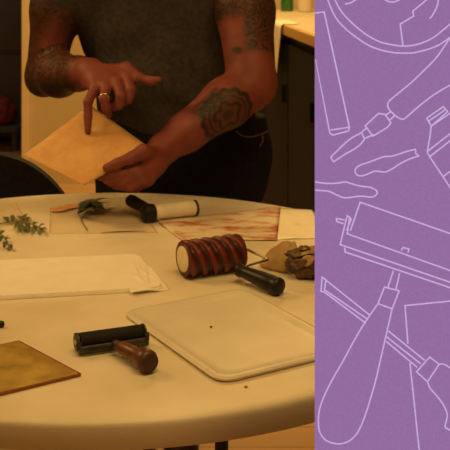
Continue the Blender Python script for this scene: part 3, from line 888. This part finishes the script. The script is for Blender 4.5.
# ------------------------------------------------------------------ the person
def person():
    base = Vector((.02, 2.80, 0))
    FLY = ((0, 1, 0), .62)
    # joints
    shR = Vector((-.212, 2.715, 1.305)); elR = P(47, 75, 2.755); wrR = P(90, 73, 2.545)
    shL = Vector((.205, 2.715, 1.305)); elL = P(252, 84, 2.545); wrL = P(163, 149, 2.425)
    torso = [((.062, 2.80, .84), .195), ((.045, 2.79, 1.0), .178), ((.005, 2.765, 1.15), .188), ((-.005, 2.735, 1.27), .165)]
    B = Field((-.42, 2.12, .76), (.42, 3.02, 1.74), .003)
    B.chain([p for p, r in torso], [r for p, r in torso], .02, .05, FLY)
    B.chain([(-.005, 2.735, 1.27), shR], [.085, .066], .05)
    B.chain([(-.005, 2.735, 1.27), shL], [.085, .066], .05)
    # arms
    def lerp(a, b, t): return a.lerp(b, t)
    B.chain([shR, lerp(shR, elR, .45) + Vector((-.012, 0, 0)), elR + Vector((0, 0, .03))], [.064, .060, .050], .03, .03)
    B.chain([elR, lerp(elR, wrR, .3), lerp(elR, wrR, .75), wrR], [.046, .054, .039, .031], .02, .02)
    B.ball(elR + Vector((-.012, .0, -.012)), .040, .03)
    B.chain([shL, lerp(shL, elL, .45), elL], [.068, .068, .056], .03, .03)
    B.chain([elL, lerp(elL, wrL, .3), lerp(elL, wrL, .75), wrL], [.054, .056, .042, .033], .02, .02)
    # right hand (left in the photo): palm down
    mcp = [P(126, 77, 2.475), P(117, 83, 2.455), P(106, 87, 2.450), P(95, 88, 2.462)]
    for q in mcp: B.chain([wrR, wrR.lerp(q, .5), q], [.028, .021, .0135], .014, .012)
    fing = [
        ([mcp[0], P(131, 90, 2.440), P(129, 99, 2.432), P(122, 103, 2.445)], [.0128, .0117, .0105, .0088]),
        ([mcp[1], P(121, 96, 2.418), P(119, 105, 2.418), P(112, 107, 2.438)], [.0128, .0117, .0105, .0088]),
        ([mcp[2], P(104, 99, 2.412), P(106, 109, 2.412), P(109, 115, 2.425)], [.0122, .0110, .0098, .0083]),
        ([mcp[3], P(88, 102, 2.432), P(88, 117, 2.425), OP(88, 131, .009)], [.0118, .0104, .0094, .0078])]
    for p, r in fing: B.chain(p, r, .005, .004)
    B.chain([wrR.lerp(mcp[0], .25), P(127, 68, 2.50), P(139, 78, 2.472), P(151, 81, 2.455), P(159, 79.5, 2.447)], [.017, .0140, .0118, .0105, .0080], .010, .006)
    # left hand (right in the photo): thumb above the paper, fingers below it
    m2 = [OP(136, 171, -.018), OP(139, 176, -.026), OP(143, 180, -.034), OP(148, 181, -.044)]
    for q in m2: B.chain([wrL, wrL.lerp(q, .5), q], [.028, .020, .0125], .014, .012)
    f2 = [
        ([m2[0], OP(122, 174, -.017), OP(110, 174.5, -.014), OP(100, 175, -.013)], [.0128, .0117, .0103, .0086]),
        ([m2[1], OP(124, 182, -.031), OP(110, 180, -.029), OP(98, 176, -.027)], [.0128, .0117, .0103, .0086]),
        ([m2[2], OP(130, 187, -.043), OP(116, 185, -.043), OP(105, 180, -.041)], [.0120, .0108, .0095, .0080]),
        ([m2[3], OP(137, 188, -.056), OP(126, 187, -.056), OP(117, 184, -.055)], [.0098, .0086, .0076, .0066])]
    for p, r in f2: B.chain(p, r, .005, .004)
    B.chain([wrL.lerp(m2[0], .30), OP(143, 152, .016), OP(131, 158, .014), OP(117, 163.5, .012), OP(106, 167.5, .0095)], [.019, .0165, .0128, .0108, .0082], .010, .006)
    # neck and head
    HS = 1.12
    def HB(c, r, *a, **k): B.ball(c, r * HS, *a, **k)
    def HC(p, r, *a, **k): B.chain(p, [q * HS for q in r], *a, **k)
    fwd = Vector((-.06, -.80, -.60)).normalized(); rt = Vector((1, 0, 0)); rt = (rt - fwd * rt.dot(fwd)).normalized(); up = rt.cross(fwd)
    if up.z < 0: up = -up
    hc = Vector((-.02, 2.60, 1.545))
    def H(x, y, z): return hc + (rt * x + fwd * y + up * z) * HS
    Mh = [rt, fwd, up]
    HC([(-.005, 2.74, 1.30), H(0, -.035, -.075)], [.062, .055], .04, pad=.05)
    HB(hc + up * .02 - fwd * .012, .1, .02, (.76, .94, .92), Mh)
    HC([H(0, .03, -.03), H(0, .058, -.092)], [.062, .034], .03)
    HB(H(0, .088, -.022), .017, .012, (.8, 1, 1.0), Mh)
    HC([H(0, .078, .012), H(0, .097, -.026)], [.009, .0115], .012)
    HC([H(-.03, .079, .024), H(.03, .079, .024)], [.010, .010], .014)
    for s_ in (-1, 1):
        HB(H(s_ * .03, .088, .006), .014, .010, (1.2, 1, .8), Mh, neg=True)
        HB(H(s_ * .078, -.008, -.008), .03, .008, (.32, .62, 1.0), Mh)
        HB(H(s_ * .040, .062, -.03), .022, .02, M=Mh)
    HC([H(-.022, .083, -.062), H(.022, .083, -.062)], [.0062, .0062], .006)
    HC([H(-.018, .081, -.071), H(.018, .081, -.071)], [.0068, .0068], .005)
    me, v = B.mesh('person')
    # tattoo masks
    def seg(a, b):
        a = np.array(a); b = np.array(b); ab = b - a
        t = ((v - a) @ ab) / (ab @ ab); tc = np.clip(t, 0, 1)
        r = v - a - tc[:, None] * ab
        return t, np.linalg.norm(r, axis=1), r
    def ss(x, a, b): 
        q = np.clip((x - a) / (b - a), 0, 1); return q * q * (3 - 2 * q)
    tat = np.zeros(len(v)); ink = np.zeros(len(v))
    # right forearm sleeve
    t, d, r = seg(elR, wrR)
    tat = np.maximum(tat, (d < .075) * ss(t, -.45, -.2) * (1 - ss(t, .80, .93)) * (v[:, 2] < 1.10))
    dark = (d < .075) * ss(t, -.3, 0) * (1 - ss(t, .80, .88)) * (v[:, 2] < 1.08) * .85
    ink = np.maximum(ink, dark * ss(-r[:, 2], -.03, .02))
    # right upper arm: bare patch on the front
    t, d, r = seg(shR, elR)
    patch = np.exp(-((t - .72) / .17) ** 2 - ((r[:, 0] + .002) / .026) ** 2) * (r[:, 1] < 0)
    up_ = (d < .08) * (t > -.05) * (t < 1.0)
    tat = np.maximum(tat, up_ * (1 - np.clip(patch * 1.8, 0, 1)))
    ink = np.maximum(ink, up_ * .65 * (1 - np.clip(patch * 1.8, 0, 1)))
    # left upper arm: scroll work on the outer side
    t, d, r = seg(shL, elL)
    outer = np.maximum(ss(r[:, 0], -.022, -.004), 1 - ss(t, .52, .62))
    m_ = (d < .095) * (t > 0) * (1 - ss(t, .80, .86)) * outer
    tat = np.maximum(tat, m_)
    ink = np.maximum(ink, m_ * .5)
    c = np.array(P(236, 51, 2.50)); dd = np.linalg.norm((v - c) * [1, .5, 1.6], axis=1)
    ink = np.maximum(ink, (1 - ss(dd, .018, .026)) * (d < .095) * .85)
    # left forearm: round medallion and a dark band
    t, d, r = seg(elL, wrL); on = (d < .09) * (v[:, 1] < np.array(elL.lerp(wrL, .5))[1] + .012)
    c = np.array(P(228.5, 115, 2.445)); axd = np.array((wrL - elL).normalized())
    w = v - c; al = w @ axd; pr = w - al[:, None] * axd; pe = np.linalg.norm(pr * [1, .5, 1], axis=1) * np.sign(pr[:, 2])
    rho = np.sqrt((al / 1.30) ** 2 + (pe / 1.12) ** 2); th = np.arctan2(pe, al)
    def band(x, c0, w0): return np.clip(1.6 - np.abs(x - c0) / w0 * 1.2, 0, 1)
    scal = rho + .0022 * np.cos(14 * th)
    med = np.maximum.reduce([band(scal, .047, .0055), band(rho, .036, .0028) * .85, band(rho + .004 * np.cos(5 * th + 1), .023, .0045), (rho < .010) * .8, .50 * (rho < .05)])
    ink = np.maximum(ink, np.clip(med * on * 1.1, 0, .97))
    c = np.array(P(209, 102, 2.44)); w = v - c; al = w @ axd; pr = np.linalg.norm(w - al[:, None] * axd, axis=1)
    blot = (1 - ss(np.abs(al), .030, .050)) * (1 - ss(pr, .018, .032)) * on
    tat = np.maximum(tat, blot); ink = np.maximum(ink, blot * .55)
    v_off = np.array(base)
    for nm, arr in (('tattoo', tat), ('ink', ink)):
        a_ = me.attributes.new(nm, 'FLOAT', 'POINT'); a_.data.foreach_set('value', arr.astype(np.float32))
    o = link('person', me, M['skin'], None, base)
    tag(o, 'person in olive t-shirt and dark jeans with tattooed arms holding paper', 'person')
    # eyes
    for s_ in (-1, 1):
        b = bmesh.new(); bmesh.ops.create_uvsphere(b, u_segments=20, v_segments=12, radius=.0122)
        bmesh.ops.translate(b, vec=H(s_ * .03, .0685, .006), verts=b.verts)
        em = bpy.data.meshes.new('eye'); b.to_mesh(em); b.free(); e = link('eye', em, M['eye'], o)
        b = bmesh.new(); bmesh.ops.create_uvsphere(b, u_segments=16, v_segments=8, radius=.0064)
        bmesh.ops.translate(b, vec=H(s_ * .03, .0752, .003), verts=b.verts)
        em = bpy.data.meshes.new('iris'); b.to_mesh(em); b.free(); link('iris', em, M['hair'], e)
    # hair: cap following the skull, cut away at the face
    Hh = Field((-.18, 2.40, 1.38), (.14, 2.78, 1.74), .004)
    Hh.ball(hc + up * .030 - fwd * .018, .1 * HS, .01, (.84, 1.0, .96), Mh)
    X = Hh.ax[0][:, None, None] - hc.x; Y = Hh.ax[1][None, :, None] - hc.y; Z = Hh.ax[2][None, None, :] - hc.z
    yy = fwd.x * X + fwd.y * Y + fwd.z * Z; zz = up.x * X + up.y * Y + up.z * Z
    cut = np.maximum(-(zz - (.0 + .55 * yy + .02)), -1)
    nzs = .0025 * np.sin(90 * X + 20 * np.sin(30 * Z)) * np.sin(70 * Y)
    Hh.A = np.maximum(Hh.A + nzs, cut * .8).astype(np.float32)
    hm, _ = Hh.mesh('hair'); link('hair', hm, M['hair'], o)
    # t-shirt
    S = Field((-.36, 2.50, .80), (.36, 3.02, 1.44), .004)
    g = .010
    S.chain([p for p, r in torso], [r + g for p, r in torso], .02, .05, FLY)
    S.ball((.02, 2.72, 1.00), .14, .06, (1.0, .62, .9))
    S.chain([(-.005, 2.735, 1.27), shR, shR.lerp(elR, .34)], [.085 + g, .066 + g, .066], .05, .03)
    S.chain([(-.005, 2.735, 1.27), shL, shL.lerp(elL, .30)], [.085 + g, .066 + g, .078], .05, .03)
    X = S.ax[0][:, None, None]; Y = S.ax[1][None, :, None]; Z = S.ax[2][None, None, :]
    fold = .0035 * np.sin(46 * Z + 9 * X + 3.2 * np.sin(11 * X + 5 * Z)) * np.clip((1.16 - Z) / .2, 0, 1) + .0025 * np.sin(38 * X + 14 * Z + 2 * np.sin(20 * Z))
    S.A = (S.A + fold).astype(np.float32)
    hem = .868 + .10 * (X - .06) ** 2 * 4 + .004 * np.sin(25 * X) - .02 * np.clip((.1 - X) / .3, 0, 1)
    S.A = np.maximum(S.A, hem - Z).astype(np.float32)
    # neckline: scoop round the neck
    q = np.sqrt(((X + .005) / 1.0) ** 2 + ((Y - 2.705) / .95) ** 2 + ((Z - 1.385) / .85) ** 2)
    S.A = np.maximum(S.A, .080 - q).astype(np.float32)
    sm, _ = S.mesh('t_shirt'); link('t_shirt', sm, M['shirt'], o)
    # jeans
    J = Field((-.26, 2.56, .03), (.36, 3.04, .93), .005)
    J.chain([(.066, 2.80, .90), (.066, 2.80, .80)], [.212, .218], .03, .03, ((0, 1, 0), .64))
    for hx, kx, axx in ((.165, .105, .062), (-.035, -.07, -.105)):
        J.chain([(hx, 2.80, .78), (kx, 2.775, .45), (axx, 2.83, .07)], [.118, .082, .066], .05, .03)
    X = J.ax[0][:, None, None]; Y = J.ax[1][None, :, None]; Z = J.ax[2][None, None, :]
    J.A = (J.A + .003 * np.sin(40 * Z + 15 * X + 2 * np.sin(18 * X)) * np.clip((.85 - Z) / .2, 0, 1)).astype(np.float32)
    J.A = np.maximum(np.maximum(J.A, Z - .892), .06 - Z).astype(np.float32)
    jm, jv = J.mesh('jeans'); jo = link('jeans', jm, M['jeans'], o)
    # pocket stitching on the front of the hip
    from mathutils.bvhtree import BVHTree
    jm2 = [Vector(x) for x in jv]
    bv = BVHTree.FromPolygons(jm2, [tuple(p.vertices) for p in jm.polygons])
    def onj(px, py):
        d = (P(px, py, 1) - CAM).normalized(); h = bv.ray_cast(CAM, d)
        return (h[0] - d * .002) if h[0] else P(px, py, 2.66)
    for path in ([(236, 131), (243, 136), (252, 136.5), (262, 134), (268, 131)], [(262, 135), (263, 140), (260, 146)]):
        MB().tube(catmull([onj(*q) for q in path], 5), .0016, 6).build('pocket_stitching', M['stitch'], jo, smooth=True)
    # shoes
    for axx in (.062, -.105):
        Sh = Field((axx - .09, 2.58, -.01), (axx + .09, 2.98, .14), .004)
        Sh.chain([(axx, 2.88, .035), (axx, 2.76, .032), (axx * 1.08, 2.66, .026)], [.042, .042, .034], .02, .02)
        Sh.chain([(axx, 2.845, .05), (axx, 2.835, .10)], [.045, .042], .03)
        Zs = Sh.ax[2][None, None, :]; Sh.A = np.maximum(Sh.A, .002 - Zs).astype(np.float32)
        s_m, _ = Sh.mesh('shoe'); link('shoe', s_m, M['shoe'], o)
    # ring on the ring finger
    a = mcp[2]; b = fing[2][0][1]; ax = (b - a).normalized(); c = a.lerp(b, .92)
    u = ax.orthogonal().normalized(); w = ax.cross(u); m = MB()
    pts = [c + (u * math.cos(k / 24 * 2 * math.pi) + w * math.sin(k / 24 * 2 * math.pi)) * .0112 for k in range(25)]
    m.tube(pts, .0022, 8, caps=False)
    rg = m.build('ring', M['gold'], o, smooth=True); rg['label'] = 'gold ring'
person()

# ------------------------------------------------------------------ purple graphic border with outline drawings, built as a standing panel
def panel():
    D = 1.28; px0, px1 = 315.0, 474.0
    def W(px, py): return P(px, py, D)
    x0 = W(px0, 0).x; x1 = W(px1, 0).x; zt = 1.50; zb = .10
    t = thing('border_panel', 'tall purple graphic border panel with pale outline drawings of printmaking tools at right', 'panel', ((x0 + x1) / 2, D, 0))
    MB().box((x0 + .003, D + .0024, zb + .003), (x1 - .003, D + .004, zt - .003)).build('backing', M['panelback'], t)
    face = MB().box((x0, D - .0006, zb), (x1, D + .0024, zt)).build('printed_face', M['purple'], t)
    MB().box((x0 + .02, D + .004, .0), (x0 + .045, D + .016, .4), .002).build('post', M['metalblack'], t)
    MB().box((x1 - .045, D + .004, .0), (x1 - .02, D + .016, .4), .002).build('post', M['metalblack'], t)
    for x in (x0 + .0325, x1 - .0325):
        MB().box((x - .0125, D - .16, 0), (x + .0125, D + .16, .014), .003).build('foot', M['metalblack'], t)
    hw = .00086
    def ribbon(m, pts, smooth, closed):
        q = []
        for p in pts: q.append((float(p[0]), float(p[1])))
        def ext(a, b):  # continue a line that leaves the frame
            if abs(a[0] - 450) < .01 and abs(b[0] - a[0]) > .2:
                s = (470 - a[0]) / (a[0] - b[0]) 
                if 0 < s < 8: return (470, a[1] + (a[1] - b[1]) * s)
            return None
        if not closed:
            e = ext(q[-1], q[-2]); 
            if e: q.append(e)
            e = ext(q[0], q[1])
            if e: q.insert(0, e)
        v = [Vector((W(*p).x, W(*p).z)) for p in q]
        if smooth:
            if closed:
                vv = [v[-1]] + v + [v[0], v[1]]
                full = catmull([Vector((a.x, a.y, 0)) for a in vv], 7)
                v = [Vector((a.x, a.y)) for a in full[7:-14 + 7 - 1 + 1]] if False else [Vector((a.x, a.y)) for a in full[7:7 + 7 * len(v)]]
            else:
                v = [Vector((a.x, a.y)) for a in catmull([Vector((a.x, a.y, 0)) for a in v], 7)]
        n = len(v); L = []; R = []
        y = D - .0010
        for i in range(n):
            if closed: a, b = v[i - 1], v[(i + 1) % n]
            else: a, b = v[max(i - 1, 0)], v[min(i + 1, n - 1)]
            d1 = (v[i] - a); d2 = (b - v[i])
            d1 = d1.normalized() if d1.length > 1e-9 else d2.normalized()
            d2 = d2.normalized() if d2.length > 1e-9 else d1
            tg = (d1 + d2); tg = tg.normalized() if tg.length > 1e-6 else d1
            nm = Vector((-tg.y, tg.x)); co = max(.5, nm.dot(Vector((-d2.y, d2.x))))
            o = nm * hw / co
            c = v[i]
            def cl(p): return (min(max(p.x, x0), x1), y, p.y)
            L.append(m.b.verts.new(cl(c + o))); R.append(m.b.verts.new(cl(c - o)))
        rng = range(n) if closed else range(n - 1)
        for i in rng:
            j = (i + 1) % n
            try: m.b.faces.new((L[i], R[i], R[j], L[j]))
            except ValueError: pass
    def draw(name, *strokes):
        m = MB()
        for s in strokes:
            pts, sm, cl = s if isinstance(s, tuple) else (s, False, False)
            ribbon(m, pts, sm, cl)
        bmesh.ops.dissolve_degenerate(m.b, dist=1e-6, edges=m.b.edges)
        me = bpy.data.meshes.new(name)
        for f in m.b.faces:
            f.normal_update()
            if f.normal.y > 0: f.normal_flip()
        m.b.to_mesh(me); m.b.free()
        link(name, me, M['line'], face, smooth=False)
    S = lambda p: (p, True, False); C = lambda p: (p, False, True)
    draw('round_plate_outline',
         S([(318, -40), (321, -18), (327.7, 0), (335, 16.5), (345, 28.3), (360, 40), (373, 47.3), (390, 52), (405, 53), (417, 52), (436, 46.2), (450, 37.3)]),
         S([(326, -40), (329, -18), (335, 0), (343.3, 14), (360, 30), (376.7, 40.5), (390, 44.3), (404, 46), (418, 44), (433, 37.5), (450, 24)]),
         [(426, 0), (412.5, 11.3), (413.5, 16), (400, 24), (402.7, 45.5)], S([(438, -6), (437.5, 4), (433, 14), (429.5, 18.5)]),
         S([(345, 4), (351, 2.5), (358, -2)]), S([(384, -1), (388, 1.3), (392, 2), (396, 1.2), (400, -1)]), [(426, 0), (434, -8)])
    draw('bar_outline', [(315, 59.3), (329.7, 133), (332.7, 135), (348.5, 130.7), (349.3, 127.5), (324, 11.8), (315, 13)], [(330.5, 130), (349.3, 127)])
    draw('knife_outline',
         S([(450, 37.5), (436.7, 56.7), (423, 71), (410, 83.3), (397, 94), (390, 100), (387.5, 104), (388.5, 108.5), (392.7, 113.3), (399, 118), (403, 119), (408, 115.5), (420, 105), (431, 96.5), (441, 90), (450, 85)]),
         [(391, 111), (385, 115.5)], [(394.3, 115.5), (389.5, 120)],
         C([(378.3, 113.3), (385, 114.3), (390.7, 122.7), (387.5, 127), (372.7, 136), (365, 125.7)]),
         [(367, 127.5), (361, 132.5), (364.5, 138.3), (373.5, 134.5)],
         S([(361, 132.7), (352, 137.5), (345, 143), (337, 150.7), (330.5, 157)]), [(330.5, 157), (333.3, 161.5), (336, 160), (340, 157)],
         S([(336, 160), (345, 154), (354, 149), (361, 143.5), (364.5, 138.3)]))
    draw('small_handle_outline',
         S([(415.5, 149), (405, 151.7), (393, 155.7), (383, 156.8), (370, 161.5), (359, 165.5), (355, 170), (357, 174.8), (364, 175.2), (375, 171), (385, 171.8), (393, 168), (400, 163.5), (409, 159), (419, 155.7)]),
         [(419, 155.7), (415.5, 153.5), (415.5, 149)])
    draw('spatula_outline',
         S([(315, 181.7), (326.7, 183.2), (336.7, 183), (345, 181.8), (353, 184), (361, 186), (370, 187.2), (375.8, 190), (376.8, 193.5), (372, 196.8), (360, 196), (345, 197.6), (336, 194.5), (328, 191), (315, 190)]))
    draw('brush_outline', C([(426.5, 118), (443, 106.5), (447.5, 111.5), (431, 126)]), [(428, 121.3), (444.5, 110)],
         [(450, 113), (431, 126), (429.5, 138), (427, 152), (429.5, 156.5), (450, 187.5)], [(427.5, 151), (450, 133.5)], [(429.5, 156.5), (450, 140.5)], [(443.5, 176), (450, 171)])
    draw('brayer_outline', [(450, 233.3), (360, 202), (350.2, 230.5)], [(450, 270.3), (347, 233.5), (349.5, 217), (347, 215.5), (340, 244.3), (450, 282)],
         [(349.5, 217), (351, 219), (346.5, 230.5)],
         [(344.5, 219.8), (336.2, 218.3), (336.5, 221.3), (343.5, 223.5)],
         [(450, 287.5), (345, 251.8), (344.5, 247.3)], [(401, 250), (403, 247.3), (408.8, 248.8), (407.7, 252.3)],
         [(393.3, 270.5), (387.5, 287.5)], [(399.5, 273), (395.5, 290)],
         C([(384.3, 286.8), (399, 290.5), (392, 308.5), (377.8, 303.3)]),
         S([(377.8, 303.3), (363.3, 324.5), (353, 342), (343.3, 360), (334, 376), (326.7, 390), (320.5, 405), (318.3, 418), (319.5, 431), (326, 440), (338, 443.5), (349, 440.5), (357.5, 432), (364.5, 416.5), (371, 396), (376, 378), (384, 343.3), (392, 308.5)]))
    draw('gouge_outline', [(369.5, 314.8), (322, 276.8), (320.8, 291), (324.3, 291.8), (365.5, 322.8)], [(322, 276.8), (325.8, 279.5), (324.3, 289.5), (367.5, 319)],
         [(388, 330.5), (424.5, 360)], [(386.5, 336.5), (420.5, 363.5)], [(386, 341), (417, 367)],
         C([(429.5, 356.7), (439, 364), (427.3, 381.3), (416.3, 371.5)]),
         S([(439, 364), (442, 363.5), (446, 365), (450, 367.5)]), S([(427.3, 381.3), (430, 388), (437, 396), (443.5, 405), (447, 414), (446, 421), (445, 426.7), (450, 430)]))
    draw('paper_outline', [(450, 300.8), (404.8, 305.3), (407.7, 343.3)], [(409.7, 362.5), (412.5, 388), (419, 450), (421, 470)])
panel()

# ------------------------------------------------------------------ light
def area(name, loc, target, size, power, col, spread=math.pi):
    L = bpy.data.lights.new(name, 'AREA'); L.energy = power; L.color = col; L.size = size; L.spread = spread
    o = bpy.data.objects.new(name, L); COL.objects.link(o); o.location = loc
    o.rotation_euler = (Vector(target) - Vector(loc)).to_track_quat('-Z', 'Y').to_euler()
    return o
WARM = (1.0, .62, .205)
area('table_lamp_light', (.25, 1.30, 2.68), (0.05, 1.85, .74), 1.5, 34.5, WARM)
area('room_light', (.35, 4.7, 2.6), (.2, 5.2, 0), .9, 44, WARM)
area('front_fill', (-.9, -.8, 2.3), (0, 2.2, .8), 1.2, 8, WARM)  # unseen fill added to brighten the table's front rim
area('left_back_fill', (-1.5, 2.5, 2.2), (-.25, 2.3, .74), .5, 3.6, WARM, math.radians(75))  # unseen fill added to lift the dark band at the table's back
area('far_room_fill', (-1.4, 6.6, 2.55), (-1.4, 7.0, 0), .5, 4, (1, .72, .5))  # weak unseen fill added to lift the dark room
world = bpy.data.worlds.new('World'); scene.world = world; world.use_nodes = True
world.node_tree.nodes['Background'].inputs['Color'].default_value = (1, .6, .3, 1)
world.node_tree.nodes['Background'].inputs['Strength'].default_value = .01

# ------------------------------------------------------------------ camera
cam = bpy.data.cameras.new('camera'); co = bpy.data.objects.new('camera', cam); COL.objects.link(co)
co.location = (0, 0, CAMZ); co.rotation_euler = (math.radians(90), 0, 0)
cam.sensor_width = 36; cam.sensor_fit = 'HORIZONTAL'; cam.lens = F / 450 * 36
cam.shift_x = (225 - CX) / 450; cam.shift_y = -(225 - CY) / 450
cam.clip_start = .05
cam.dof.use_dof = True; cam.dof.focus_distance = 1.5; cam.dof.aperture_fstop = 22
scene.camera = co
scene.view_settings.view_transform = 'Standard'
scene.view_settings.look = 'None'
scene.cycles.use_denoising = True
